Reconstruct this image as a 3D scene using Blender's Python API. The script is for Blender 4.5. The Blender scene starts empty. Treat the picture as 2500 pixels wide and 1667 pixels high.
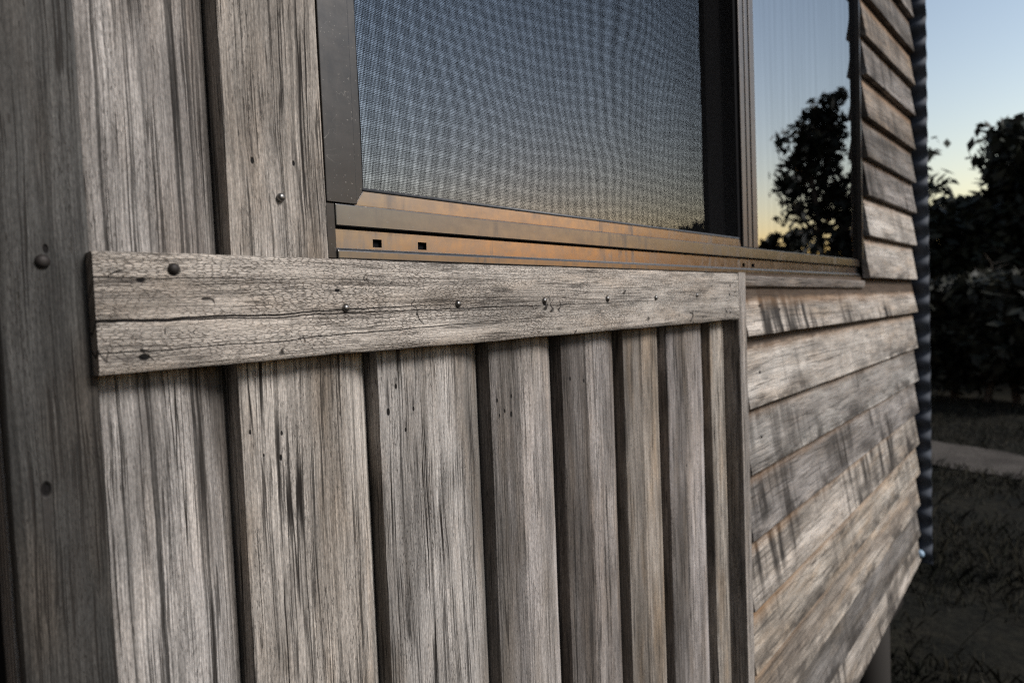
import bpy, bmesh, math, random
from mathutils import Vector, Matrix, noise as mnoise
sc = bpy.context.scene
C = sc.collection
R = math.radians

# ------------------------------------------------------------------ camera
YAW, PIT, ROL = 0.718827, -0.045779, -0.039964
CAM = Vector((0.00044, -0.589376, -0.055942))
fw = Vector((math.cos(YAW)*math.cos(PIT), math.sin(YAW)*math.cos(PIT), math.sin(PIT)))
rt = Vector((math.sin(YAW), -math.cos(YAW), 0)); up = rt.cross(fw)
r2 = rt*math.cos(ROL) + up*math.sin(ROL); u2 = -rt*math.sin(ROL) + up*math.cos(ROL)
cd = bpy.data.cameras.new('camera'); cam = bpy.data.objects.new('camera', cd); C.objects.link(cam)
cam.matrix_world = Matrix(((r2.x, u2.x, -fw.x, CAM.x), (r2.y, u2.y, -fw.y, CAM.y), (r2.z, u2.z, -fw.z, CAM.z), (0, 0, 0, 1)))
cd.sensor_width = 36; cd.lens = 24.0; cd.clip_start = 0.02; cd.clip_end = 2000
cd.dof.use_dof = True; cd.dof.focus_distance = 0.78; cd.dof.aperture_fstop = 5.2; cd.dof.aperture_blades = 0
sc.camera = cam

def W(px, py, Y=0.0):
    "pixel of the 2500x1667 photograph -> point on the wall plane y = Y"
    d = fw + r2*((px-1250)/1667) - u2*((py-833.5)/1667)
    t = (Y-CAM.y)/d.y
    return CAM + d*t

# ------------------------------------------------------------------ sky, sun, exposure
SUN_AZ, SUN_EL = R(-40), R(-1.5)
w = bpy.data.worlds.new('World'); sc.world = w; w.use_nodes = True
wn = w.node_tree; bg = wn.nodes['Background']
sky = wn.nodes.new('ShaderNodeTexSky'); sky.sky_type = 'NISHITA'; sky.sun_disc = False
sky.sun_elevation = SUN_EL; sky.sun_rotation = R(90) - SUN_AZ
sky.altitude = 300; sky.air_density = 1.0; sky.dust_density = 1.7; sky.ozone_density = 1.25
wn.links.new(sky.outputs[0], bg.inputs[0]); bg.inputs[1].default_value = 0.15
sl = bpy.data.lights.new('sun', 'SUN'); so = bpy.data.objects.new('sun', sl); C.objects.link(so)
sl.energy = 0.265; sl.angle = R(20); sl.color = (1.0, 0.95, 0.90)   # added soft fill standing in for the afterglow, raised and turned aside
sdir = Vector((math.cos(SUN_AZ-R(32)), math.sin(SUN_AZ-R(32)), math.tan(R(40))))
so.rotation_euler = sdir.to_track_quat('Z', 'Y').to_euler(); so.location = (6, -6, 4)
vs = sc.view_settings; vs.view_transform = 'Standard'; vs.look = 'None'; vs.gamma = 1.0; vs.use_curve_mapping = False
vs.exposure = 3.85
sc.cycles.use_denoising = False
sc.cycles.use_adaptive_sampling = False
sc.cycles.max_bounces = 6; sc.cycles.transparent_max_bounces = 24
sc.cycles.filter_width = 1.2

# ------------------------------------------------------------------ node helper
class NT:
    def __init__(s, name):
        s.m = bpy.data.materials.new(name); s.m.use_nodes = True
        s.t = s.m.node_tree; s.t.nodes.clear()
        s.out = s.t.nodes.new('ShaderNodeOutputMaterial')
    def n(s, typ, **kw):
        o = s.t.nodes.new(typ)
        for k, v in kw.items(): setattr(o, k, v)
        return o
    def set(s, sock, v):
        if hasattr(v, 'is_output') or isinstance(v, bpy.types.NodeSocket): s.t.links.new(v, sock)
        elif isinstance(v, (tuple, list)) and sock.type == 'RGBA' and len(v) == 3: sock.default_value = (*v, 1)
        else: sock.default_value = v
    def math(s, op, a, b=None, c=None, clamp=False):
        o = s.n('ShaderNodeMath', operation=op, use_clamp=clamp)
        s.set(o.inputs[0], a)
        if b is not None: s.set(o.inputs[1], b)
        if c is not None: s.set(o.inputs[2], c)
        return o.outputs[0]
    def noise(s, vec, scale=1.0, detail=2.0, rough=0.5, dist=0.0, dim='3D'):
        o = s.n('ShaderNodeTexNoise', noise_dimensions=dim)
        s.set(o.inputs['Vector'], vec); o.inputs['Scale'].default_value = scale
        o.inputs['Detail'].default_value = detail; o.inputs['Roughness'].default_value = rough
        o.inputs['Distortion'].default_value = dist
        return o.outputs['Fac']
    def vec(s, x, y, z=0.0):
        o = s.n('ShaderNodeCombineXYZ')
        s.set(o.inputs[0], x); s.set(o.inputs[1], y); s.set(o.inputs[2], z)
        return o.outputs[0]
    def ramp(s, v, a, b, lo=0.0, hi=1.0, smooth=True):
        o = s.n('ShaderNodeMapRange', clamp=True, interpolation_type='SMOOTHSTEP' if smooth else 'LINEAR')
        s.set(o.inputs[0], v)
        for i, x in zip((1, 2, 3, 4), (a, b, lo, hi)): s.set(o.inputs[i], x)
        return o.outputs[0]
    def mix(s, f, a, b, mode='MIX'):
        o = s.n('ShaderNodeMix', data_type='RGBA', blend_type=mode)
        s.set(o.inputs[0], f); s.set(o.inputs[6], a); s.set(o.inputs[7], b)
        return o.outputs[2]
    def scale(s, col, f):
        o = s.n('ShaderNodeVectorMath', operation='SCALE'); s.set(o.inputs[0], col); s.set(o.inputs['Scale'], f)
        return o.outputs[0]
    def principled(s, col, rough=0.8, metal=0.0, spec=0.3, normal=None, aniso=0.0):
        b = s.n('ShaderNodeBsdfPrincipled')
        s.set(b.inputs['Base Color'], col); s.set(b.inputs['Roughness'], rough); s.set(b.inputs['Metallic'], metal)
        b.inputs['Specular IOR Level'].default_value = spec
        if aniso: b.inputs['Anisotropic'].default_value = aniso
        if normal is not None: s.set(b.inputs['Normal'], normal)
        s.t.links.new(b.outputs[0], s.out.inputs[0]); return b
    def bump(s, h, strength=0.5, dist=0.001):
        o = s.n('ShaderNodeBump'); o.inputs['Strength'].default_value = strength
        o.inputs['Distance'].default_value = dist; s.set(o.inputs['Height'], h)
        return o.outputs[0]

def simple(name, col, rough=0.7, metal=0.0, spec=0.3, var=0.25, scale=30):
    t = NT(name); g = t.n('ShaderNodeTexCoord')
    n = t.noise(g.outputs['Object'], scale, 4, 0.6)
    c = t.scale(col, t.ramp(n, .3, .7, 1-var, 1+var))
    t.principled(c, rough, metal, spec, t.bump(n, .2, .002)); return t.m

# ------------------------------------------------------------------ weathered timber
def wood(name, seed, light=(.40, .365, .33), dark=(.17, .15, .135), tone=1.0, grain=1.0, lines=.5, ring=110, cracks=.5, craze=0.0,
         speck=.5, stain=.5, streak=0.0, tan=None, holes_shade_rings=(), split=None, splitmul=.72, warm=.25, bump=.6, splits=()):
    t = NT(name); rnd = random.Random(seed)
    uv = t.n('ShaderNodeUVMap'); uv.uv_map = 'UVMap'
    sp = t.n('ShaderNodeSeparateXYZ'); t.set(sp.inputs[0], uv.outputs[0]); u, v = sp.outputs[0], sp.outputs[1]
    S = seed*7.31 % 97
    # waviness of the grain
    wv = t.noise(t.vec(t.math('MULTIPLY', u, 5.0), t.math('MULTIPLY', v, 9.0), S), 1, 2, .5)
    wf = t.noise(t.vec(t.math('MULTIPLY', u, 40.0), t.math('MULTIPLY', v, 60.0), S+3), 1, 1, .5)
    v2 = t.math('ADD', t.math('MULTIPLY_ADD', wv, .008, v), t.math('MULTIPLY', wf, .0009))
    def N(su, sv, z, det=2, rough=.5):
        return t.noise(t.vec(t.math('MULTIPLY', u, su), t.math('MULTIPLY', v2, sv), S+z), 1, det, rough)
    big = N(1.5, 14, 11, 5, .6)
    col = t.mix(t.ramp(big, .32, .68), dark, light)
    col = t.mix(t.math('MULTIPLY', t.ramp(N(6, 30, 13, 3), .45, .75), warm), col, (.42, .31, .21))
    # fine fibre
    g1 = N(24, 1350, 17, 3, .72); g2 = N(6, 560, 19, 4, .72); g3 = N(230, 800, 21, 2, .6); mo = N(4.5, 16, 22, 5, .65)
    col = t.scale(col, t.ramp(g1, .28, .72, 1-.55*grain, 1+.42*grain, False))
    col = t.scale(col, t.ramp(g2, .3, .7, 1-.42*grain, 1+.28*grain, False))
    col = t.scale(col, t.ramp(g3, .32, .68, 1-.30*grain, 1+.22*grain, False))
    col = t.scale(col, t.ramp(mo, .34, .60, .66, 1.08))
    h = t.math('ADD', t.math('MULTIPLY', g1, .35), t.math('MULTIPLY', g2, .5))
    # growth-ring lines
    if lines:
        l = N(.7, ring, 23, 2, .55); lm = t.ramp(l, .34, .47, 1, 0)
        col = t.scale(col, t.math('MULTIPLY_ADD', lm, -.75*lines, 1.0)); h = t.math('MULTIPLY_ADD', lm, -.8*lines, h)
    # long drying checks
    if cracks:
        c1 = t.math('ABSOLUTE', t.math('SUBTRACT', N(1.5, 130, 29, 1), .5))
        cm = t.math('MULTIPLY', t.ramp(c1, .006, .028, 1, 0), t.ramp(N(4, 60, 31, 2), .50, .60))
        c2 = t.math('ABSOLUTE', t.math('SUBTRACT', N(4.5, 340, 37, 1), .5))
        cm2 = t.math('MULTIPLY', t.ramp(c2, .015, .06, 1, 0), t.ramp(N(9, 120, 41, 2), .50, .60))
        cm = t.math('MAXIMUM', cm, t.math('MULTIPLY', cm2, .8))
        cm = t.math('MULTIPLY', cm, min(1, cracks*1.4))
        col = t.mix(cm, col, (.018, .015, .013)); h = t.math('MULTIPLY_ADD', cm, -2.2, h)
    # small cross-checks (alligatored surface)
    if craze:
        vo = t.n('ShaderNodeTexVoronoi', feature='DISTANCE_TO_EDGE')
        wj = t.noise(t.vec(t.math('MULTIPLY', u, 160), t.math('MULTIPLY', v, 240), S+5), 1, 2, .6)
        t.set(vo.inputs['Vector'], t.vec(t.math('MULTIPLY_ADD', wj, 1.0, t.math('MULTIPLY', u, 140)), t.math('MULTIPLY_ADD', wj, .8, t.math('MULTIPLY', v2, 600)), S))
        vo.inputs['Scale'].default_value = 1
        am = t.ramp(N(9, 26, 43, 3, .6), .36, .60, .35, 1.0)
        cz = t.math('MULTIPLY', t.ramp(vo.outputs[0], .02, t.math('MULTIPLY', am, .15), 1, 0), t.math('MULTIPLY', am, craze))
        col = t.mix(t.math('MULTIPLY', cz, .75), col, (.06, .05, .042)); h = t.math('MULTIPLY_ADD', cz, -1.5, h)
        y1 = t.math('ABSOLUTE', t.math('SUBTRACT', N(8, 210, 49, 2), .5))
        ym = t.math('MULTIPLY', t.ramp(y1, .012, .05, 1, 0), t.ramp(N(14, 60, 51, 2), .50, .60, 0, .6))
        col = t.mix(ym, col, (.035, .03, .026)); h = t.math('MULTIPLY_ADD', ym, -1.5, h)
        x1 = t.math('ABSOLUTE', t.math('SUBTRACT', t.noise(t.vec(t.math('MULTIPLY_ADD', wf, 1.2, t.math('MULTIPLY', u, 26)), t.math('MULTIPLY', v, 9), S+9), 1, 2, .6), .5))
        xm = t.math('MULTIPLY', t.ramp(x1, .004, .014, 1, 0), t.math('MULTIPLY', t.ramp(N(20, 45, 47, 2), .55, .64), craze))
        col = t.mix(xm, col, (.02, .017, .015)); h = t.math('MULTIPLY_ADD', xm, -1.5, h)
    if speck:
        s1 = t.math('MULTIPLY', t.ramp(N(170, 800, 53, 1), .61, .69), t.ramp(N(8, 40, 59, 2), .42, .62))
        col = t.mix(t.math('MULTIPLY', s1, .85*speck), col, (.03, .026, .023)); h = t.math('MULTIPLY_ADD', s1, -1.0*speck, h)
        s2 = t.math('MULTIPLY', t.ramp(N(60, 420, 57, 1), .71, .77), speck)
        col = t.mix(s2, col, (.03, .026, .023)); h = t.math('MULTIPLY_ADD', s2, -1.2, h)
    if stain:
        st = t.math('MULTIPLY', t.ramp(N(4, 22, 61, 5, .6), .52, .74), t.ramp(N(22, 260, 67, 3, .6), .3, .65, .30, 1))
        col = t.mix(t.math('MULTIPLY', st, stain), col, (.045, .04, .036))
    if streak:
        # rain streaks running down across the board
        q = t.noise(t.vec(t.math('MULTIPLY', u, 30), t.math('MULTIPLY', v, 3.0), S+71), 1, 4, .65)
        q2 = t.noise(t.vec(t.math('MULTIPLY', u, 3.2), t.math('MULTIPLY', v, 5), S+73), 1, 2, .5)
        sm = t.math('MULTIPLY', t.ramp(q, .40, .62), t.ramp(q2, .44, .60))
        col = t.mix(t.math('MULTIPLY', sm, min(1, streak*1.05)), col, (.03, .026, .023))
    if tan:
        # unweathered timber where the lap above keeps the rain off (across-board position)
        a, b, amt = tan
        nz = t.noise(t.vec(t.math('MULTIPLY', u, 7), t.math('MULTIPLY', v, 30), S+79), 1, 3, .6)
        tm = t.math('MULTIPLY', t.ramp(t.math('MULTIPLY_ADD', nz, .03, t.math('SUBTRACT', v, .015)), a, b, 1, 0), amt)
        col = t.mix(tm, col, t.scale((.24, .135, .065), t.ramp(g1, .3, .7, .7, 1.2)))
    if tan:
        # lap shade painted as a dark band with dirt, and a paler worn lower arris
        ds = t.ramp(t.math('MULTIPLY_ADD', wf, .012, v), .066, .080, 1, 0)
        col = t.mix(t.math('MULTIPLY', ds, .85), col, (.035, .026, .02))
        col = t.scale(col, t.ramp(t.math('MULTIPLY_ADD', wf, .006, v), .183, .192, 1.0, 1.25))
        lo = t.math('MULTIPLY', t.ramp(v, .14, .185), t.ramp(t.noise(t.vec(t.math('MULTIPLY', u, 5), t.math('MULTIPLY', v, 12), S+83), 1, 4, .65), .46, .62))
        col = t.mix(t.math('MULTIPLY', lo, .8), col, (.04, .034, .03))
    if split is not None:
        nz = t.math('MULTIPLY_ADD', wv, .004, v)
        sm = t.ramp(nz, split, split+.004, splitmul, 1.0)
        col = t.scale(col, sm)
    for (hu, hv, hr, el) in holes_shade_rings:      # old nail holes with a dark tail along the grain, plus painted nail-head shadow rings
        du = t.math('SUBTRACT', u, hu); dv = t.math('SUBTRACT', v, hv)
        d = t.math('SQRT', t.math('ADD', t.math('POWER', t.math('ABSOLUTE', t.math('MULTIPLY', du, .55 if el else 1.0)), 2.0), t.math('POWER', t.math('ABSOLUTE', dv), 2.0)))
        d = t.math('MULTIPLY_ADD', t.math('SUBTRACT', wf, .5), hr*.9, d)
        hm = t.ramp(d, hr*.55, hr*1.0, 1, 0)
        tail = t.math('MULTIPLY', t.ramp(t.math('ABSOLUTE', dv), 0, hr*1.5, 1, 0), t.ramp(t.math('ABSOLUTE', t.math('SUBTRACT', du, el*.5)), 0, max(abs(el), .004), 1, 0))
        col = t.mix(t.math('MULTIPLY', tail, .7), col, (.04, .036, .034))
        col = t.mix(hm, col, (.006, .005, .005)); h = t.math('MULTIPLY_ADD', hm, -5, h)
    for (ua, ub, va, vb, ww) in splits:     # one long wandering split
        sl_ = (vb-va)/(ub-ua)
        lv = t.math('MULTIPLY_ADD', u, sl_, va-sl_*ua)
        lv = t.math('ADD', lv, t.math('MULTIPLY', t.math('SUBTRACT', t.noise(t.vec(t.math('MULTIPLY', u, 18), 3.3, S), 1, 4, .6), .5), .006))
        dd = t.math('ABSOLUTE', t.math('SUBTRACT', v, lv))
        wd = t.ramp(u, ua, ub, ww, ww*.15, False)
        lm = t.math('MULTIPLY', t.ramp(t.math('DIVIDE', dd, wd), .5, 1.2, 1, 0), t.ramp(u, ub-.05, ub, 1, 0))
        col = t.mix(lm, col, (.012, .010, .009)); h = t.math('MULTIPLY_ADD', lm, -4, h)
    if tone != 1: col = t.scale(col, tone)
    t.principled(col, t.ramp(g1, .2, .8, .75, .95), 0, .25, t.bump(h, bump, .0012))
    return t.m

# ------------------------------------------------------------------ mesh helpers
def link(o, parent=None):
    C.objects.link(o)
    if parent is not None: o.parent = parent
    return o
def tag(o, label=None, cat=None, group=None, kind=None):
    if label: o['label'] = label
    if cat: o['category'] = cat
    if group: o['group'] = group
    if kind: o['kind'] = kind
    return o
def empty(name, loc=(0, 0, 0), parent=None):
    o = bpy.data.objects.new(name, None); o.location = loc; o.empty_display_size = .1
    return link(o, parent)
def mesh(name, verts, faces, mat, parent=None, smooth=False, uvs=None):
    m = bpy.data.meshes.new(name); m.from_pydata([tuple(v) for v in verts], [], faces); 
    if uvs is not None:
        ul = m.uv_layers.new(name='UVMap')
        for l in m.loops: ul.data[l.index].uv = uvs[l.vertex_index]
    if smooth: m.polygons.foreach_set('use_smooth', [True]*len(m.polygons))
    if mat: m.materials.append(mat)
    m.validate(); m.update()
    return link(bpy.data.objects.new(name, m), parent)
def box(name, a, b, mat, parent=None, bev=0.0, seg=2):
    bm = bmesh.new(); bmesh.ops.create_cube(bm, size=1)
    for v in bm.verts:
        v.co = Vector((a[i] + (b[i]-a[i])*(v.co[i]+.5) for i in range(3)))
    if bev: bmesh.ops.bevel(bm, geom=bm.edges[:], offset=bev, segments=seg, affect='EDGES', profile=.5)
    bmesh.ops.recalc_face_normals(bm, faces=bm.faces)
    m = bpy.data.meshes.new(name); bm.to_mesh(m); bm.free()
    if mat: m.materials.append(mat)
    return link(bpy.data.objects.new(name, m), parent)
def jit(x, y, z, f, a):
    return mnoise.noise(Vector((x*f, y*f, z*f)))*a
def sweep(name, prof, length, nseg, frame, mat, parent=None, seed=0.0, wob=.0008, cap=True, sm=True, u0=0.0):
    """profile [(across, out)] swept along a length; frame(along, across, out) -> xyz. UV = (along, across) in metres"""
    V, F, U = [], [], []; n = len(prof)
    arc = [0]
    for i in range(1, n):
        arc.append(arc[-1] + math.hypot(prof[i][0]-prof[i-1][0], prof[i][1]-prof[i-1][1]))
    for j in range(nseg+1):
        s = length*j/nseg
        for i, (a, o) in enumerate(prof):
            da = jit(s*6+seed, i*.7+seed*3, seed, 1.0, wob) + jit(s*35+seed, i*.9, seed+7, 1.0, wob*.45)
            do = jit(s*5+seed, i*.5, seed+21, 1.0, wob*.6)
            V.append(frame(s, a+da, o+do)); U.append((s+u0, arc[i]))
    for j in range(nseg):
        for i in range(n-1):
            p = j*n+i; F.append((p, p+1, p+n+1, p+n))
    if cap:
        F.append(tuple(range(n-1, -1, -1))); F.append(tuple(nseg*n+i for i in range(n)))
    o = mesh(name, V, F, mat, parent, False, U)
    if sm:
        m = o.data; m.polygons.foreach_set('use_smooth', [True]*len(m.polygons)); m.set_sharp_from_angle(angle=R(38))
    return o
def dome(name, loc, r, h, mat, parent, axis=(0, -1, 0), seg=14):
    ax = Vector(axis).normalized(); q = ax.to_track_quat('Z', 'Y').to_matrix(); V, F = [], []
    rings = 5
    prof = [(r*1.0, -.0006), (r*1.0, h*.15), (r*.9, h*.55), (r*.62, h*.86), (r*.3, h*.98)]
    for (rr, hh) in prof:
        for k in range(seg):
            a = 2*math.pi*k/seg; V.append(Vector(loc)+q @ Vector((rr*math.cos(a), rr*math.sin(a), hh)))
    V.append(Vector(loc)+q @ Vector((0, 0, h)))
    for i in range(rings-1):
        for k in range(seg):
            F.append((i*seg+k, i*seg+(k+1) % seg, (i+1)*seg+(k+1) % seg, (i+1)*seg+k))
    for k in range(seg): F.append(((rings-1)*seg+k, (rings-1)*seg+(k+1) % seg, rings*seg))
    return mesh(name, V, F, mat, parent, True)

# ------------------------------------------------------------------ materials
def metal_mat(name, base, rough, dirt=.5, seed=0.0, gold=0.0):
    t = NT(name); g = t.n('ShaderNodeTexCoord'); o = g.outputs['Object']
    sx = t.n('ShaderNodeSeparateXYZ'); t.set(sx.inputs[0], o)
    st = t.vec(t.math('MULTIPLY', sx.outputs[0], 14), t.math('MULTIPLY', sx.outputs[1], 30), t.math('MULTIPLY_ADD', sx.outputs[2], 60, seed))
    n1 = t.noise(st, 1, 5, .65); n2 = t.noise(o, 60, 5, .7); n3 = t.noise(o, 9, 3, .6)
    drip = t.noise(t.vec(t.math('MULTIPLY', sx.outputs[0], 70), 0.0, t.math('MULTIPLY_ADD', sx.outputs[2], 9, seed)), 1, 4, .6)
    col = t.mix(t.math('MULTIPLY', t.ramp(n1, .4, .7), .22), base, tuple(c*.55 for c in base))
    d = t.math('MULTIPLY', t.math('MULTIPLY', t.ramp(drip, .48, .66), t.ramp(n3, .4, .62)), dirt)
    col = t.mix(d, col, (.085, .078, .07))
    fl = t.ramp(t.noise(o, 420, 2, .5), .70, .76); sc_ = t.math('ABSOLUTE', t.math('SUBTRACT', t.noise(o, 26, 2, .5, 1.5), .5))
    scr = t.math('MULTIPLY', t.ramp(sc_, .002, .006, 1, 0), t.ramp(n3, .50, .60, 0, .45))
    d = t.math('MAXIMUM', d, t.math('MAXIMUM', t.math('MULTIPLY', fl, .8), scr)); col = t.mix(t.math('MULTIPLY', t.math('MAXIMUM', fl, scr), .5), col, (.34, .32, .29))
    ro = t.math('ADD', t.ramp(n2, .3, .7, rough-.02, rough+.05), t.math('MULTIPLY', d, .25))
    me = t.math('MULTIPLY_ADD', d, -.5, 1.0)
    t.principled(col, ro, me, .5, t.bump(n2, .05, .0004), 0); return t.m
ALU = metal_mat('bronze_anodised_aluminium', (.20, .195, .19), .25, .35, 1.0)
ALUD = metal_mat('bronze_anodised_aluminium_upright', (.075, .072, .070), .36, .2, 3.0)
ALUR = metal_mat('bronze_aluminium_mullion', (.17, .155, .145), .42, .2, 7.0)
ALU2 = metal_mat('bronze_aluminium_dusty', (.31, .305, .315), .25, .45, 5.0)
NAIL = metal_mat('galvanised_nail', (.22, .215, .21), .35, .3, 9.0)
NAILD = simple('dark_rusty_nail', (.035, .03, .028), .6, .4, .4)
RUBBER = simple('grey_rubber_spline', (.075, .08, .09), .45, 0, .5, .15, 80)
BLACK = simple('black_recess_shade', (.006, .006, .007), .9, 0, .1, .1)  # flat black put where gaps, grooves and the reveal lie in shade
SHEET = simple('dark_interior_lining', (.03, .028, .026), .9, 0, .1, .3, 4)
SARK = simple('dark_sarking_behind_boards', (.018, .016, .015), .95, 0, .1, .3, 20)
def glass_mat(name, tint, ior):
    t = NT(name); f = t.n('ShaderNodeFresnel'); f.inputs['IOR'].default_value = ior
    g = t.n('ShaderNodeTexCoord'); sx = t.n('ShaderNodeSeparateXYZ'); t.set(sx.inputs[0], g.outputs['Object'])
    film = t.noise(t.vec(t.math('MULTIPLY', sx.outputs[0], 45), 0.0, t.math('MULTIPLY', sx.outputs[2], 1.5)), 1, 4, .6)
    gl = t.n('ShaderNodeBsdfGlossy'); t.set(gl.inputs['Color'], t.scale((.95, .96, .97), t.ramp(film, .3, .75, 1.0, .86))); gl.inputs['Roughness'].default_value = .008
    tr = t.n('ShaderNodeBsdfTransparent'); tr.inputs[0].default_value = (*tint, 1)
    m = t.n('ShaderNodeMixShader'); t.set(m.inputs[0], f.outputs[0]); t.t.links.new(tr.outputs[0], m.inputs[1]); t.t.links.new(gl.outputs[0], m.inputs[2])
    t.t.links.new(m.outputs[0], t.out.inputs[0]); return t.m
GLASS = glass_mat('window_glass', (.50, .53, .52), 7.0)
MESHM = simple('black_fibreglass_mesh', (.008, .008, .009), .9, 0, .1, .1)

# ================================================================== GROUND
GZ = -1.72
def gz(x, y):
    return GZ + .10*mnoise.noise(Vector((x*.35, y*.35, 3))) + .04*mnoise.noise(Vector((x*1.4, y*1.4, 9))) + max(0, (math.hypot(x-3, y)-11))*.012
def ground():
    t = NT('dark_grassy_earth'); g = t.n('ShaderNodeTexCoord'); o = g.outputs['Object']
    n = t.noise(o, 2.2, 6, .7); n2 = t.noise(o, 22, 5, .7)
    col = t.mix(t.ramp(n, .35, .65), (.008, .008, .006), (.018, .016, .011))
    col = t.scale(col, t.ramp(n2, .3, .7, .5, 1.4))
    t.principled(col, .95, 0, .1, t.bump(n2, .6, .03))
    V, F = [], []; n = 150
    def gr(k): 
        s = (k/n*2-1); return s*12 + (abs(s)**5)*s*500
    for j in range(n+1):
        for i in range(n+1):
            x, y = 6+gr(i), gr(j); d = math.hypot(x-6, y)
            V.append((x, y, gz(x, y) if d < 60 else GZ+.6))
    for j in range(n):
        for i in range(n): F.append((j*(n+1)+i, j*(n+1)+i+1, (j+1)*(n+1)+i+1, (j+1)*(n+1)+i))
    tag(mesh('ground', V, F, t.m, None, True), kind='structure')
ground()
def path():
    t = NT('pale_gravel'); g = t.n('ShaderNodeTexCoord'); o = g.outputs['Object']
    n = t.noise(o, 40, 5, .7); n1 = t.noise(o, 3, 3, .6)
    col = t.scale(t.mix(t.ramp(n1, .3, .7), (.055, .048, .042), (.085, .075, .065)), t.ramp(n, .3, .7, .6, 1.3))
    t.principled(col, .95, 0, .1, t.bump(n, .5, .02))
    V, F = [], []; n = 60; m = 8
    for j in range(n+1):
        s = j/n; y = -7+s*16; cx = 8.05 + .38*(y-.5) + .25*math.sin(y*.5); wd = .52+.06*math.sin(y*1.7)
        for i in range(m+1):
            k = i/m*2-1; x = cx + k*wd*(1+.06*mnoise.noise(Vector((y*3, k*2, 1))))
            V.append((x, y, gz(x, y)+.012+.015*(1-k*k)))
    for j in range(n):
        for i in range(m): F.append((j*(m+1)+i, j*(m+1)+i+1, (j+1)*(m+1)+i+1, (j+1)*(m+1)+i))
    tag(mesh('path', V, F, t.m, None, True), kind='structure')
path()

# ================================================================== CABIN
cabin = empty('cabin', (1.5, .8, GZ))
tag(cabin, 'weathered grey timber cabin with upright boards, lapped weatherboards and a sliding window', 'cabin')
root = cabin
INV = Matrix.Translation(-Vector(cabin.location))
def hang(o, parent=None):
    "make a world-space mesh a part of the cabin"
    o.parent = cabin; o.matrix_parent_inverse = INV
    return o
# -- upright boards ---------------------------------------------------
def upright_profile(wd, rounded=True, wob=0.0):
    f = .36*wd
    pr = [(0.0, -.030), (0.0, -.004), (.0008, -.0008), (.003, 0.0), (f*.5, .0004), (f-.004, 0.0), (f-.0015, -.0003), (f+.0005, .0006), (f+.003, .0016)]
    x0 = f+.003
    for k in range(1, 11):
        s = k/10.0; x = x0 + (wd-.0015-x0)*s
        y = .0016 + .0014*math.sin(s*math.pi*.6) - .0245*max(0, (s-.32)/.68)**2.3
        pr.append((x, y))
    pr.append((wd-.001, -.031))
    return pr
BX = [.298, .453, .628, .780, .945, 1.088, 1.264]       # left edges of the boards B..H, from the photograph
ZB = -1.30
def board(x, wd, z0, z1, mat, seed, nm='upright_board', lean=0.0):
    o = sweep(nm, upright_profile(wd), z1-z0, max(8, int((z1-z0)/.03)), lambda s, a, y: (x+a+lean*(s+z0), -y, z0+s), mat, None, seed, .0009, u0=z0)
    return hang(o, root)
V0 = .030   # arc length of the hidden side before the front face starts
def hole(X, Z, x0, r=.0022, el=.02): return (Z, V0+X-x0, r, el)
wA = wood('timber_a', 1, (.42, .395, .375), (.17, .15, .135), lines=1.0, ring=190, cracks=.7, speck=.6, stain=.6, tone=1.05, warm=.15)
board(.120, .176, ZB, 2.1, wA, 1.3)
hB = [hole(p.x, p.z, BX[0], r, e) for p, r, e in ((W(612, 392), .0016, .03), (W(712, 400), .0016, .03), (W(606, 1056), .0014, .01), (W(684, 1058), .0016, .02), (W(681, 1118), .0024, .03), (W(640, 1112), .0012, -.01))]
wB = wood('timber_b', 2, (.50, .46, .42), (.28, .25, .22), lines=.45, ring=150, cracks=.8, speck=.7, stain=.45, holes_shade_rings=hB, tone=1.12, warm=.3, split=V0+.36*.155, splitmul=.86)
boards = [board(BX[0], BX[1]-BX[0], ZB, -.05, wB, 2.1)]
_full = upright_profile
def upright_profile(wd, **k):      # the same section sawn off flush beside the window frame
    pr = [p for p in _full(BX[1]-BX[0]) if p[0] < .0985]; return pr+[(.0998, pr[-1][1]-.0003), (.1000, -.030)]
upper_board = board(BX[0], .1, -.0495, 2.1, wB, 2.1)
upright_profile = _full
spec = [
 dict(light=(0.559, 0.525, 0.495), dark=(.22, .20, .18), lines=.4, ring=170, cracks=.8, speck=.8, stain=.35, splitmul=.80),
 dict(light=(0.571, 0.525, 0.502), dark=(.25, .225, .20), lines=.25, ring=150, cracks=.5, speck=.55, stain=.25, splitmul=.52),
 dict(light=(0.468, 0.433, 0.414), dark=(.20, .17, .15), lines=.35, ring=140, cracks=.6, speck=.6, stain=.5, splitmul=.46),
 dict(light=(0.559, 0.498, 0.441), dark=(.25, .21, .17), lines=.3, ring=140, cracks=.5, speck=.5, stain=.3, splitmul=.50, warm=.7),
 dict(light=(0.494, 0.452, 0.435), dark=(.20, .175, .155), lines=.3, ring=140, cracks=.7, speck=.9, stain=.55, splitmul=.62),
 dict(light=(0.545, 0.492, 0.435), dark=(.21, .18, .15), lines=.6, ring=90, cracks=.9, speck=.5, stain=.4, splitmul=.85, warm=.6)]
holepix = [[(945, 1007), (1007, 999), (987, 1050), (963, 944)], [(1246, 1012), (1211, 978), (1230, 1004), (1246, 968), (1217, 1015)], [(1390, 926), (1424, 930)], [], [], []]
for i in range(6):
    x0 = BX[i+1]; wd = (BX[i+2] if i < 5 else 1.345)-x0
    hs = [hole(W(*p).x, W(*p).z, x0, .0018 if k else .0026, .012 if k else .035) for k, p in enumerate(holepix[i])]
    m = wood('timber_'+'cdefgh'[i], 3+i, split=V0+.36*wd, holes_shade_rings=hs, **spec[i])
    boards.append(board(x0, wd, ZB, -.004, m, 3.7+i*1.9))
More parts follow.
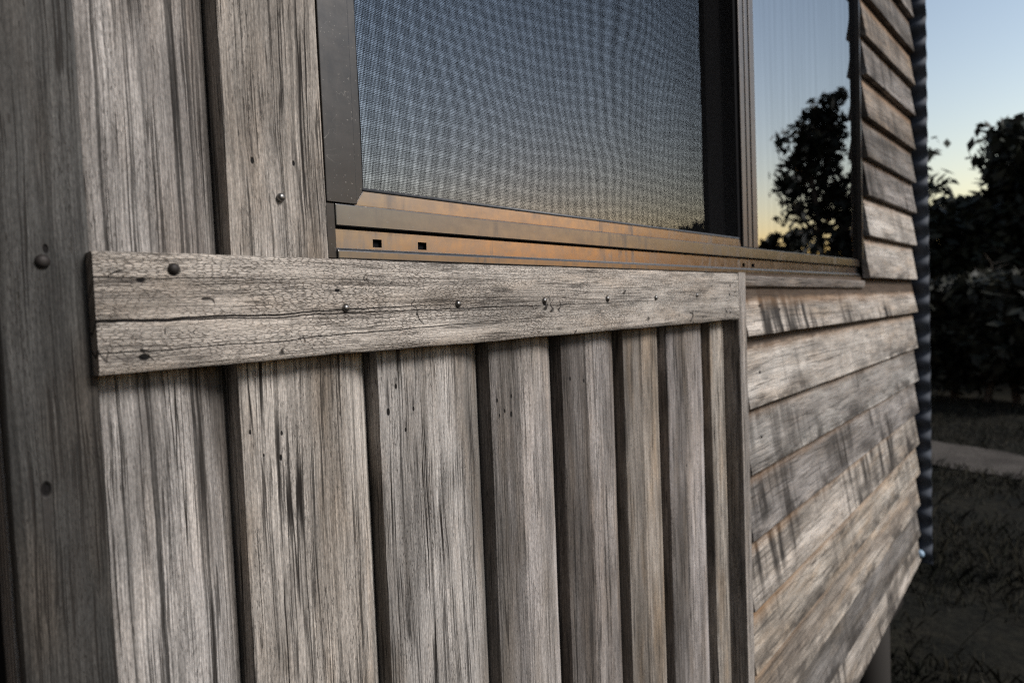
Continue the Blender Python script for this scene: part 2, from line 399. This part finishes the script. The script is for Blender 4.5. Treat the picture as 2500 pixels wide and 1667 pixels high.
# boards beyond the frame on the left
wL = wood('timber_left', 31, (.30, .27, .25), (.16, .14, .125), stain=.6)
for k in range(3): board(-.06-.165*k, .163, ZB, 2.1, wL, 40+k*3.1)
for k in range(9):      # unseen wing, added to shade the left-facing board edges
    y0 = -.02-.18*k
    o = sweep('shade_wing_board', upright_profile(.178), 3.4, 40, lambda s_, a, y, y0=y0: (-.56+y, y0-a, ZB+s_), wL, None, 70+k*2.3, .0009, u0=ZB+k*.4); hang(o)
# -- broad upright cover board at the left -----------------------------
wP = wood('timber_post', 20, (.105, .103, .099), (.052, .050, .047), lines=.35, ring=80, cracks=.95, speck=.8, stain=.7, craze=.0, warm=.08,
          holes_shade_rings=[(W(112, 608, -.012).z, .022+W(112, 608, -.012).x-.1225, .0022, .004), (W(112, 1195, -.012).z, .022+W(112, 1195, -.012).x-.1225, .0040, -.03)])
pp = [(0, -.012), (0, .009), (.0015, .0115), (.004, .012), (.03, .0125), (.056, .012), (.0585, .0112), (.060, .009), (.060, -.012)]
post = hang(sweep('cover_board', pp, 3.4, 110, lambda s, a, y: (.1225+a, -y, ZB+s), wP, None, 9.9, .0011, u0=ZB), root)
post['label'] = 'broad dark grey upright cover board with one domed nail'
# -- sill board ---------------------------------------------------------
SX0, SX1, SH = .179, 1.346, .095
hs = [(W(342, 681, -.026).x, None, .0024, -.02), (W(352, 868, -.026).x, None, .0024, -.025), (W(823, 707, -.026).x, None, .0018, -.015)]
zz = [W(342, 681, -.026).z, W(352, 868, -.026).z, W(823, 707, -.026).z]
A0 = .024 + .004
hs = [(h[0]-0, A0+(-z), h[2], h[3]) for h, z in zip(hs, zz)]
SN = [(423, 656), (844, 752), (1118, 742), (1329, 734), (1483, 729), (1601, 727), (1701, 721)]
hs += [(W(*p, -.026).x, A0-W(*p, -.026).z, .0056, 0.0) for p in SN]  # ring shadow round each nail head, painted with the hole mask
wS = wood('timber_sill', 50, (.50, .46, .415), (.42, .375, .33), lines=.15, ring=95, cracks=.35, craze=.95, speck=.25, stain=.06, grain=.8, holes_shade_rings=hs, warm=.3, bump=.7, tone=1.22, splits=[(.178, .62, A0+.0525, A0+.044, .0011), (.178, .45, A0+.019, A0+.018, .0005), (.5, 1.0, A0+.070, A0+.060, .0005), (.75, 1.34, A0+.050, A0+.047, .0006)])
# one long split near the middle of the board, fading to the right, is added as extra geometry-free crack lines by the check layer
sp_ = [(.004, -.002), (.002, .024), (.003, .0252), (.006, .026), (.02, .0262), (.05, .0258), (.08, .0262), (.088, .026), (.0925, .0252), (.0945, .0235), (.095, -.002)]
def sill_frame(s, a, y): return (SX0+s, -y, .002-a + (0.0012*mnoise.noise(Vector((s*9, a*3, 5))) if a > .05 else 0))
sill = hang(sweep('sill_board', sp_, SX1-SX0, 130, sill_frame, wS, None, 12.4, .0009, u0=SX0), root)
sill['label'] = 'pale cracked horizontal sill board with a row of nails'
# -- trim strip at the right end of the upright boards --------------------
wT = wood('timber_trim', 60, (.50, .455, .42), (.28, .25, .22), lines=.5, ring=120, cracks=.6, speck=.8, stain=.5)
tp = [(0, -.03), (0, .0245), (.001, .026), (.014, .0265), (.0335, .026), (.0345, .0245), (.035, -.03)]
trim = hang(sweep('trim_strip', tp, 1.302, 60, lambda s, a, y: (1.3480+a, -y, ZB+s), wT, None, 15.2, .0007, u0=ZB), root)
# -- nails on the sill board and elsewhere ---------------------------------
def nail(p, r, h, mat, parent): return dome('nail', p, r, h, mat, parent)
for k, (px, py) in enumerate(SN):
    nail(W(px, py, -.026), .0043 if k == 0 else .0036, .0030 if k else .004, NAILD if k == 0 else NAIL, sill)
for (px, py) in [(1782, 697), (1781, 718), (1782, 762)]:
    nail(W(px, py, -.026), .0032, .0012, NAILD, sill)
nail(W(103, 638, -.0125), .0050, .0042, NAILD, post)
nail(W(686, 482, -.002), .0040, .0034, NAIL, upper_board)
for (i, px, py) in [(4, 1603, 1480), (5, 1697, 1449), (3, 1478, 1621)]: nail(W(px, py, 0.0), .0026, .0016, NAIL, boards[i])

# -- weatherboards -------------------------------------------------------
XL, XR = 1.3838, 3.05
ZL = [.003, -.131, -.283, -.421, -.562, -.713, -.850, -.985, -1.120, -1.285]
ZR = [.000, -.127, -.266, -.395, -.520, -.645, -.765, -.890, -1.010, -1.115]
UPZ = [.134, .259, .375, .500, .630, .745, .870, 1.000, 1.130, 1.265, 1.40, 1.54, 1.68, 1.82, 1.96, 2.10]
tn = (.056, .092, .6)
wm = [
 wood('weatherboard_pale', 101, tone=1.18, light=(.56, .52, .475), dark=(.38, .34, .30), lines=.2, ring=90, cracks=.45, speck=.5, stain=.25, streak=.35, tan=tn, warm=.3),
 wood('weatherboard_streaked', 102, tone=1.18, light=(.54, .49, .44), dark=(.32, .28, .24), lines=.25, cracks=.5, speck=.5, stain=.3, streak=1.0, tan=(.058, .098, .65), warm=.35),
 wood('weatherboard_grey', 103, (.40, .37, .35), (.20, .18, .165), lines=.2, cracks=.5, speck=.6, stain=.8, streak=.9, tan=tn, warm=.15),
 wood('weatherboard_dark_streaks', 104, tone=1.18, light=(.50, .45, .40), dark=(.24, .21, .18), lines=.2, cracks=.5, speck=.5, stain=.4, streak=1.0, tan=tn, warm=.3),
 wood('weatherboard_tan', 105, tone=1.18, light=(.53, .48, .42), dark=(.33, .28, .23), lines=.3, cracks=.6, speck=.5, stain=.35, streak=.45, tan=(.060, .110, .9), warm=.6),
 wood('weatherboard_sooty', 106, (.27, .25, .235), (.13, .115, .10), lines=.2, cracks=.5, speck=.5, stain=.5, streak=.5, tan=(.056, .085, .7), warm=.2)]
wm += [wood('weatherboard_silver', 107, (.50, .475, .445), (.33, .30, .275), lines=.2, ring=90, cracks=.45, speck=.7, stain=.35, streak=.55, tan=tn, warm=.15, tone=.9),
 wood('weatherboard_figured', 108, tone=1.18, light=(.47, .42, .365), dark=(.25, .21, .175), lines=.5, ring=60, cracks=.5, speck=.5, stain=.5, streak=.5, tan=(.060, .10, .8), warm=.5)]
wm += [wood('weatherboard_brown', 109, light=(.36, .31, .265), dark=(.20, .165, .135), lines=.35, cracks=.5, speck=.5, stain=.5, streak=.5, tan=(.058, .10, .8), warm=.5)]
def wboard(x0, x1, zl, zr, mat, seed, H=.178, u0=0.0):
    th = .027
    pr = [(0, -.006), (0, .002)] + [(H*k/6, .003+th*k/6) for k in range(1, 6)] + [(H-.004, .003+th), (H-.0012, .0022+th), (H, th-.0015), (H, .009)]
    sl = (zr-zl)/(XR-XL)
    def fr(s, a, y):
        x = x0+s; return (x, -y, zl+(x-XL)*sl+(H-a))
    return hang(sweep('weatherboard', pr, x1-x0, max(8, int((x1-x0)/.05)), fr, mat, None, seed, .0012, u0=u0))
order = [1, 1, 0, 6, 2, 3, 4, 7, 5, 3]
wbs = []
for i in range(1, 10):
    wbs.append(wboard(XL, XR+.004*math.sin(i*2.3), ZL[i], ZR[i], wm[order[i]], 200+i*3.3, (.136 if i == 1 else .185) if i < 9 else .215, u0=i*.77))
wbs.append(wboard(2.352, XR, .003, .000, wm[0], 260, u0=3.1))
uo = [0, 2, 5, 8, 2, 8, 5, 2]
for k, z in enumerate(UPZ):
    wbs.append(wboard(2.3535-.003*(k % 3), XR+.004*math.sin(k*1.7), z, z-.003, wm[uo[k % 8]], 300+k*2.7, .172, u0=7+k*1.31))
for (px, py, i) in [(1857, 745, 0), (1856, 908, 1), (1995, 902, 1), (1860, 1066, 2), (1904, 755, 0), (2021, 1145, 3)]:
    nail(W(px, py, -.021), .0032, .0010, NAILD, wbs[i])

# -- timber ledge below the window, right half -----------------------------
wLd = wood('timber_ledge', 71, (.33, .29, .26), (.18, .155, .135), lines=.3, cracks=.5, speck=.4, stain=.4)
lp = [(0, -.004), (0, .019), (.002, .021), (.014, .0215), (.021, .019), (.0245, .013), (.026, -.004)]
ledge = hang(sweep('window_ledge', lp, 2.322-1.3840, 40, lambda s, a, y: (1.3840+s, -y, -.003-a-.006*(s/.95)), wLd, None, 17.7, .0007, u0=1.3))

# ================================================================== WINDOW
win = empty('window'); hang(win); win['label'] = 'sliding window with bronze aluminium frame, black insect screen and one clear pane'
win.matrix_parent_inverse = INV
FX0, XP, XS, XM, XE = .399, .4355, .4475, W(1814, 585, -.002).x, 2.338
ZT = 1.16
def wbox(nm, a, b, mat, bev=.0008): return box(nm, a, b, mat, win, bev)
# left jamb plate, notched flange
wbox('jamb', (FX0, -.0035, .0595), (XP, .078, ZT), ALUD, .0007)
wbox('flange', (FX0, -.0015, .0035), (FX0+.0098, .05, .0590), ALUD, .0005)
# screen frame: mitred stile and bottom rail
def prism(nm, quad_out, y0, mat, ybk=.014, tilt=None):
    V = [(x, y0 if tilt is None else tilt(x, z), z) for x, z in quad_out] + [(x, ybk, z) for x, z in quad_out]
    n = len(quad_out); F = [tuple(range(n))] + [tuple(range(2*n-1, n-1, -1))] + [(i, i+n, (i+1) % n+n, (i+1) % n) for i in range(n)]
    o = mesh(nm, V, F, mat, win); 
    bm = bmesh.new(); bm.from_mesh(o.data); bmesh.ops.recalc_face_normals(bm, faces=bm.faces)
    bmesh.ops.bevel(bm, geom=bm.edges[:], offset=.0006, segments=2, affect='EDGES'); bm.to_mesh(o.data); bm.free(); return o
prism('screen_stile', [(XP+.0004, .0600), (XP+.0004, ZT), (XS, ZT), (XS, .0755)], .0015, ALUD)
prism('screen_rail', [(XP+.0010, .0595), (XS, .0750), (XM-.012, .0750), (XM, .0595)], .0, ALU2, .014, lambda x, z: .0022-(z-.0595)*.045)
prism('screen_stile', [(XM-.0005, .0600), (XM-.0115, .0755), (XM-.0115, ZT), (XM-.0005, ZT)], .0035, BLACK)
def tube(nm, p, q, r, mat, parent, seg=8):
    p, q = Vector(p), Vector(q); d = (q-p).normalized(); a = d.orthogonal().normalized(); b = d.cross(a); V, F = [], []
    for c in (p, q):
        for k in range(seg): V.append(c + a*(r*math.cos(2*math.pi*k/seg)) + b*(r*math.sin(2*math.pi*k/seg)))
    for k in range(seg): F.append((k, (k+1) % seg, seg+(k+1) % seg, seg+k))
    F.append(tuple(range(seg-1, -1, -1))); F.append(tuple(range(seg, 2*seg)))
    return mesh(nm, V, F, mat, parent, True)
tube('spline', (XS-.001, .0025, .0768), (XM-.0115, .0025, .0768), .0021, RUBBER, win)
tube('spline', (XS-.0002, .003, .0768), (XS-.0002, .003, ZT), .0014, RUBBER, win)
# outer track face, weep-slotted recess, drip lip
XT = FX0+.0100
wbox('track_face', (XT, -.0030, .0365), (XE, .030, .0585), ALU, .0009)
slots = [(W(916, 600).x, W(938, 600).x), (W(1026, 600).x, W(1047, 600).x), (W(1817, 648).x, W(1823, 648).x), (W(1839, 650).x, W(1846, 650).x)]
xs = [XT] + [v for s in slots for v in s] + [XE]; zs = [.0125, .0172, .0258, .0338]
V, F = [], []
for zz_ in zs:
    for x in xs: V.append((x, .0050+(.0375-zz_)*.03, zz_))
n = len(xs)
for j in range(3):
    for i in range(n-1):
        if j == 1 and i % 2 == 1: continue
        F.append((j*n+i, j*n+i+1, (j+1)*n+i+1, (j+1)*n+i))
sol = mesh('slotted_track', V, F, ALU2, win); md = sol.modifiers.new('thick', 'SOLIDIFY'); md.thickness = .0014; md.offset = 1
wbox('track_shade_block', (XT, .0085, .004), (XE, .050, .0363), BLACK, 0)  # solid black block in place of the shade inside the track
wbox('drip_lip', (XT, -.0040, .0032), (XE, .0085, .0118), ALU, .0010)
tube('lip_bead', (XT, .0012, .0128), (XE, .0012, .0128), .0016, RUBBER, win)
# meeting mullion: three upright ribs with dark grooves, deep dark reveal behind the screen
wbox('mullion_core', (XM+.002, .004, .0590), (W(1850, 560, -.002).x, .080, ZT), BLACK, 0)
for a, b in ((1815.5, 1825.5), (1828.5, 1836.5), (1840, 1851)): wbox('mullion_rib', (W(a, 560, -.002).x, -.002, .0590), (W(b, 560, -.002).x, .0035, ZT), ALUR, .0016)
wbox('jamb', (2.3255, -.0150, .0592), (XE, .078, ZT), ALUD, .0008)
wbox('head', (FX0, -.0035, ZT+.0005), (XE, .078, ZT+.045), ALU, .001)
fp = mesh('pane', [(W(1850, 560, -.002).x-.002, -.0005, .0588), (2.3252, -.0005, .0588), (2.3252, -.0005, ZT), (W(1850, 560, -.002).x-.002, -.0005, ZT)], [(0, 1, 2, 3)], GLASS, win)
fp['label'] = 'clear fixed pane reflecting evening sky and dark trees'
spn = mesh('pane', [(.437, .036, .03), (1.345, .036, .03), (1.345, .036, ZT), (.437, .036, ZT)], [(0, 1, 2, 3)], GLASS, win)
spn['label'] = 'sliding pane behind the insect screen'
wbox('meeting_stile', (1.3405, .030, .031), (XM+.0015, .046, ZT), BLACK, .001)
# insect screen: every strand is a thin three-sided wire
def screen():
    V, F = [], []; x0, x1, z0, z1 = XS-.001, XM-.0115, .0762, ZT-.004; r = .00024
    def sag(x, z):
        e = min(1, (x-x0)/.12)*min(1, (x1-x)/.12)*min(1, (z-z0)/.12)
        return .0046 + max(0, e)*(.0030*mnoise.noise(Vector((x*3.1, 0, z*3.7))) + .0007*mnoise.noise(Vector((x*8, 5, z*9))))
    def warp(x, z, k): return .0034*mnoise.noise(Vector((x*3.0+k*9, 3, z*3.4)))+.0003*mnoise.noise(Vector((x*13+k*5, 8, z*13)))
    def strand(pts, ax):
        b = len(V)
        for (x, y, z) in pts:
            for k in range(3):
                a = 2*math.pi*k/3
                V.append((x + (r*math.cos(a) if ax == 'z' else 0), y + r*math.sin(a), z + (r*math.cos(a) if ax == 'x' else 0)))
        for j in range(len(pts)-1):
            for k in range(3):
                F.append((b+j*3+k, b+j*3+(k+1) % 3, b+j*3+3+(k+1) % 3, b+j*3+3+k))
    p = .00195; n = int((x1-x0)/p)
    for i in range(n):
        x = x0+p*(i+.5); strand([(x+warp(x, z, 0), sag(x, z), z) for z in [z0+(z1-z0)*q/34 for q in range(35)]], 'z')
    p = .00195; n = int((z1-z0)/p)
    for i in range(n):
        z = z0+p*(i+.5); strand([(x, sag(x, z)-.0003, z+warp(x, z, 1)) for x in [x0+(x1-x0)*q/40 for q in range(41)]], 'x')
    o = mesh('insect_screen', V, F, MESHM, win); o['kind'] = 'stuff'
screen()

# -- hidden carcass: sarking, lining, end walls, roof, stumps ---------------
def cbox(nm, a, b, mat): return hang(box(nm, a, b, mat))
cbox('wall_lining', (-.72, .0335, ZB), (.398, .084, 2.1), SARK)
cbox('wall_lining', (.3985, .0335, ZB), (3.049, .084, .0015), SARK)
cbox('wall_lining', (2.3395, .0335, .002), (3.049, .084, 2.1), SARK)
cbox('wall_lining', (.3985, .0040, ZT+.047), (2.339, .084, 2.1), SARK)
cbox('end_wall', (3.0495, .0335, ZB+.03), (3.058, 3.2, 2.1), SARK)
cbox('shade_wing_wall', (-.80, -1.64, ZB), (-.582, .022, 2.1), SARK)  # body of the added wing, unseen, there to shade the left
cbox('end_wall', (-.80, .0335, ZB), (-.721, 3.2, 2.1), SARK)
cbox('back_wall', (-.72, 3.2, ZB), (3.049, 3.26, 2.1), SHEET)
cbox('floor', (-.72, .0845, ZB), (3.049, 3.199, ZB+.08), SHEET)
ROOF = simple('dull_roof_iron', (.12, .13, .14), .5, .6, .4)
cbox('roof', (-1.0, -.15, 2.105), (3.2, 3.5, 2.17), ROOF)
STUMP = wood('timber_stump', 90, (.08, .07, .06), (.04, .036, .03))
for (x, y) in ((.2, .1), (1.5, .1), (2.85, .12), (.2, 2.9), (2.85, 2.9)):
    n = 12; pr = [(math.cos(2*math.pi*k/n), math.sin(2*math.pi*k/n)) for k in range(n+1)]
    V = [(x+.08*c, y+.08*s_, z) for z in (GZ-.2, ZB-.001 if x < 2 else -1.20) for c, s_ in pr[:-1]]
    hang(mesh('stump', V, [(k, (k+1) % n, n+(k+1) % n, n+k) for k in range(n)]+[tuple(range(n, 2*n))], STUMP, None, True))
# -- corrugated iron on the end wall, its edge proud of the corner ----------
def corrugated():
    t = NT('blue_grey_corrugated_iron'); g = t.n('ShaderNodeTexCoord'); o = g.outputs['Object']
    nn = t.noise(o, 25, 5, .6)
    t.principled(t.scale((.06, .07, .09), t.ramp(nn, .3, .7, .75, 1.25)), .65, .0, .3, t.bump(nn, .1, .001))
    V, F = [], []; z0, z1, dz = -1.13, 2.1, .0076; nz = int((z1-z0)/dz)
    ys = [-.066, -.03, 0, .04, .4, 1.2, 3.2]
    for j in range(nz+1):
        z = z0+dz*j; xo = 3.073 + .0085*math.sin(2*math.pi*z/.076)
        for y in ys: V.append((xo, y, z))
    n = len(ys)
    for j in range(nz):
        for i in range(n-1): F.append((j*n+i, j*n+i+1, (j+1)*n+i+1, (j+1)*n+i))
    o = mesh('corrugated_sheet', V, F, t.m, None, True); md = o.modifiers.new('thick', 'SOLIDIFY'); md.thickness = .0012
    hang(o); return o
cs = corrugated()
PALE = simple('pale_blue_plastic', (.30, .42, .55), .4, 0, .5, .1)
# small pale blue cap at the bottom of the iron
bpt = Vector((3.055, -.026, -1.085))
dome('end_cap', bpt+Vector((-.002, .0, .0)), .016, .02, PALE, cs, axis=(-1, -.3, .2))

# ================================================================== TREES AND SCRUB
def leaf_mat(name, c1, c2):
    t = NT(name); oi = t.n('ShaderNodeTexCoord'); n = t.noise(oi.outputs['Object'], 3.5, 3, .6); n2 = t.noise(oi.outputs['Object'], 40, 1)
    col = t.scale(t.mix(t.ramp(n, .35, .65), c1, c2), t.ramp(n2, .3, .7, .7, 1.3))
    t.principled(col, .6, 0, .3); return t.m
LEAF = leaf_mat('dark_olive_leaves', (.010, .013, .008), (.024, .028, .016))
LEAF2 = leaf_mat('dull_scrub_leaves', (.012, .014, .009), (.028, .028, .017))
BARK = simple('grey_bark', (.10, .085, .07), .9, 0, .1, .4, 8)
def tree(x, y, H, cr, label, name='gum_tree', nl=5200, leaf=.085, seed=1, cat='tree', group=None, low=.35, mat=None, asp=1.0):
    rnd = random.Random(seed); z0 = gz(x, y)-.05
    t = empty(name, (x, y, z0)); tag(t, label, cat, group)
    V, F = [], []; tips = []
    def limb(p, d, L, r, lev):
        pts = [p]; n = 5; dd = d.copy()
        for k in range(n):
            dd = (dd + Vector((rnd.uniform(-1, 1), rnd.uniform(-1, 1), rnd.uniform(-.3, .6)))*.22).normalized()
            pts.append(pts[-1]+dd*(L/n))
        b = len(V); sg = 6
        for k, q in enumerate(pts):
            rr = r*(1-.75*k/n); a = dd.orthogonal().normalized(); c = dd.cross(a)
            for m in range(sg): V.append(q+a*(rr*math.cos(m*1.0472))+c*(rr*math.sin(m*1.0472)))
        for k in range(n):
            for m in range(sg): F.append((b+k*sg+m, b+k*sg+(m+1) % sg, b+(k+1)*sg+(m+1) % sg, b+(k+1)*sg+m))
        if lev >= 2: tips.extend(pts[2:]); return
        for k in range(2 if lev else 1, n+1):
            for _ in range(2 if lev else 3):
                an = rnd.uniform(0, 6.283); e = rnd.uniform(.0, .9)
                nd = Vector((math.cos(an)*math.cos(e), math.sin(an)*math.cos(e), math.sin(e)))
                limb(pts[k], nd, L*rnd.uniform(.32, .5) if lev else cr*rnd.uniform(.5, .95)*(1-.45*(k/n)**2), r*.42, lev+1)
    limb(Vector((0, 0, 0)), Vector((rnd.uniform(-.1, .1), rnd.uniform(-.1, .1), 1)), H*.86, .03+.016*H, 0)
    mesh('trunk', V, F, BARK, t, True)
    lo = [q for q in tips if q.z > H*low*.5] or tips
    LV, LF = [], []
    ncl = max(30, nl//26)
    for _ in range(ncl):
        q = rnd.choice(lo); rad = cr*rnd.uniform(.10, .22)
        c = q+Vector((rnd.gauss(0, .08*cr), rnd.gauss(0, .08*cr), rnd.gauss(0, .05*H)))
        for _ in range(26):
            o = Vector((rnd.gauss(0, 1), rnd.gauss(0, 1), rnd.gauss(0, .8)))*rad*.55 + c
            if o.z > H: o.z = H-rnd.random()*.3
            a = Vector((rnd.uniform(-1, 1), rnd.uniform(-1, 1), rnd.uniform(-1.2, .3))).normalized()
            b = a.orthogonal(); b.rotate(Matrix.Rotation(rnd.uniform(0, 6.28), 3, a)); s = leaf*rnd.uniform(.6, 1.35); k = len(LV)
            LV += [o-a*s, o+b*s*.35, o+a*s, o-b*s*.35]; LF.append((k, k+1, k+2, k+3))
    mesh('crown', LV, LF, mat or LEAF, t)
    return t
def pol(az, d): return d*math.cos(R(az)), -.59+d*math.sin(R(az))
G1 = 'trees behind the gravel path'
bgt = [(3.4, 17, 4.9, 1.7, 'tall dark tree rising highest beyond the gravel path'), (5.7, 15.5, 3.95, 1.6, 'dark rounded tree beyond the path, lower than its tall neighbour'),
       (7.6, 18, 3.7, 1.5, 'dark tree in the dip of the treeline beyond the path'), (9.0, 16, 4.75, 1.6, 'dark tree beside the corrugated iron edge beyond the path'), (1.0, 15, 4.6, 1.8, 'dark tree beside the tallest tree beyond the path')]
for i, (az, d, H, cr, lb) in enumerate(bgt):
    x, y = pol(az, d); tree(x, y, H, cr, lb, seed=11+i, group=G1, nl=11000, leaf=.12, low=.1)
G2 = 'scrub along the far side of the path'
scr = [(2.2, 12.2, 1.7, 'low dark shrub right under the tallest tree'), (4.6, 12.6, 2.0, 'low dark shrub under the rounded tree'), (6.4, 12.4, 1.9, 'low dark shrub between the rounded tree and the dip'),
       (8.2, 12.8, 1.9, 'low dark shrub under the dip of the treeline'), (10.0, 12.4, 1.9, 'low dark shrub near the corrugated iron edge')]
for i, (az, d, H, lb) in enumerate(scr):
    x, y = pol(az, d); tree(x, y, H, 1.15, lb, name='shrub', seed=40+i, group=G2, nl=4200, leaf=.11, cat='shrub', low=0.05, mat=LEAF2)
# trees that the window reflects
G3 = 'trees mirrored in the window'
rfl = [(-13.6, 17.5, 6.3, 1.55, 'tall open crowned tree mirrored in the clear pane', 'gum_tree', 4200), (-18.6, 19, 3.2, 1.0, 'small bushy tree mirrored beside the tall tree', 'small_tree', 2600),
       (-21.0, 19, 3.75, 1.0, 'leafy sapling mirrored next to the mullion', 'small_tree', 2400), (-25.2, 20, 3.9, .75, 'narrow bush mirrored behind the insect screen', 'small_tree', 1900), (-16.4, 20, 3.5, 1.3, 'low spreading tree mirrored under the tall tree', 'small_tree', 2600)]
for i, (az, d, H, cr, lb, nm, nl) in enumerate(rfl):
    x, y = pol(az, d); tree(x, y, H, cr, lb, name=nm, seed=71+i, group=G3, nl=nl, leaf=.12, low=.25)
# a low dark belt of bush far along the mirrored horizon (reads as one mass)
def belt():
    rnd = random.Random(5); V, F = [], []
    for i in range(40000):
        az = (rnd.uniform(-24, -9) if rnd.random() < .6 else rnd.uniform(-9, 15)) if i < 24000 else rnd.uniform(-100, -22); d = rnd.uniform(21, 26) if i < 24000 else rnd.uniform(26, 34); x, y = pol(az, d)
        top = 2.55+.5*mnoise.noise(Vector((az*.7, 0, 2)))+.35*mnoise.noise(Vector((az*2.3, 4, 2)))
        if i >= 24000: top *= .72
        z = gz(x, y)+top*(rnd.random()**.7); s = rnd.uniform(.1, .24)
        a = Vector((rnd.uniform(-1, 1), rnd.uniform(-1, 1), rnd.uniform(-1, 1))).normalized(); b = a.orthogonal(); o = Vector((x, y, z)); k = len(V)
        V += [o-a*s, o+b*s*.45, o+a*s, o-b*s*.45]; F.append((k, k+1, k+2, k+3))
    o = mesh('bushland', V, F, LEAF, None); tag(o, 'far low belt of dark bush along the horizon', 'bush', None, 'stuff')
belt()
# grass
def grass():
    rnd = random.Random(8); V, F = [], []
    t = NT('dry_and_green_grass'); g = t.n('ShaderNodeTexCoord'); n = t.noise(g.outputs['Object'], 1.8, 3, .6)
    t.principled(t.mix(t.ramp(n, .40, .62), (.008, .009, .005), (.030, .026, .017)), .7, 0, .2)
    for _ in range(26000):
        d = rnd.uniform(2.6, 12.5); az = rnd.uniform(-12, 14); x, y = pol(az, d)
        if x < 3.2 and y > -.05: continue
        cx = 8.05+.38*(y-.5)+.25*math.sin(y*.5)
        if abs(x-cx) < .5: continue
        if mnoise.noise(Vector((x*.9, y*.9, 6))) < rnd.uniform(-.6, .25): continue
        hgt = rnd.uniform(.03, .10)*(1.8 if rnd.random() < .05 else 1); an = rnd.uniform(0, 6.283); ln = rnd.uniform(.2, .9)*hgt
        dx, dy = math.cos(an), math.sin(an); wdt = rnd.uniform(.003, .006); z = gz(x, y)-.01; k = len(V)
        V += [(x-dy*wdt, y+dx*wdt, z), (x+dy*wdt, y-dx*wdt, z), (x+dx*ln*.5, y+dy*ln*.5, z+hgt*.7), (x+dx*ln, y+dy*ln, z+hgt)]
        F += [(k, k+1, k+2), (k+2, k+1, k+3)]
    for (x, y, hx, hy, L) in [(3.35, -.42, .5, -.25, .55), (3.5, -.50, .7, .1, .6), (3.2, -.30, .35, -.5, .5), (3.9, -.45, .6, -.3, .6), (4.3, -.2, -.3, -.5, .6), (3.6, -.05, .2, -.6, .5)]:
        for q in range(6):
            a, b = q/6, (q+1)/6; k = len(V)
            def pt(s_): return Vector((x+hx*L*s_, y+hy*L*s_, gz(x, y)+L*(s_*1.1-.55*s_*s_)))
            p0, p1 = pt(a), pt(b); V += [p0, p0+Vector((0, .003, .001)), p1+Vector((0, .0025, .001)), p1]; F.append((k, k+1, k+2, k+3))
    tag(mesh('grass', V, F, t.m, None), 'dark short tussocky grass beside the cabin and path', 'grass', None, 'stuff')
grass()
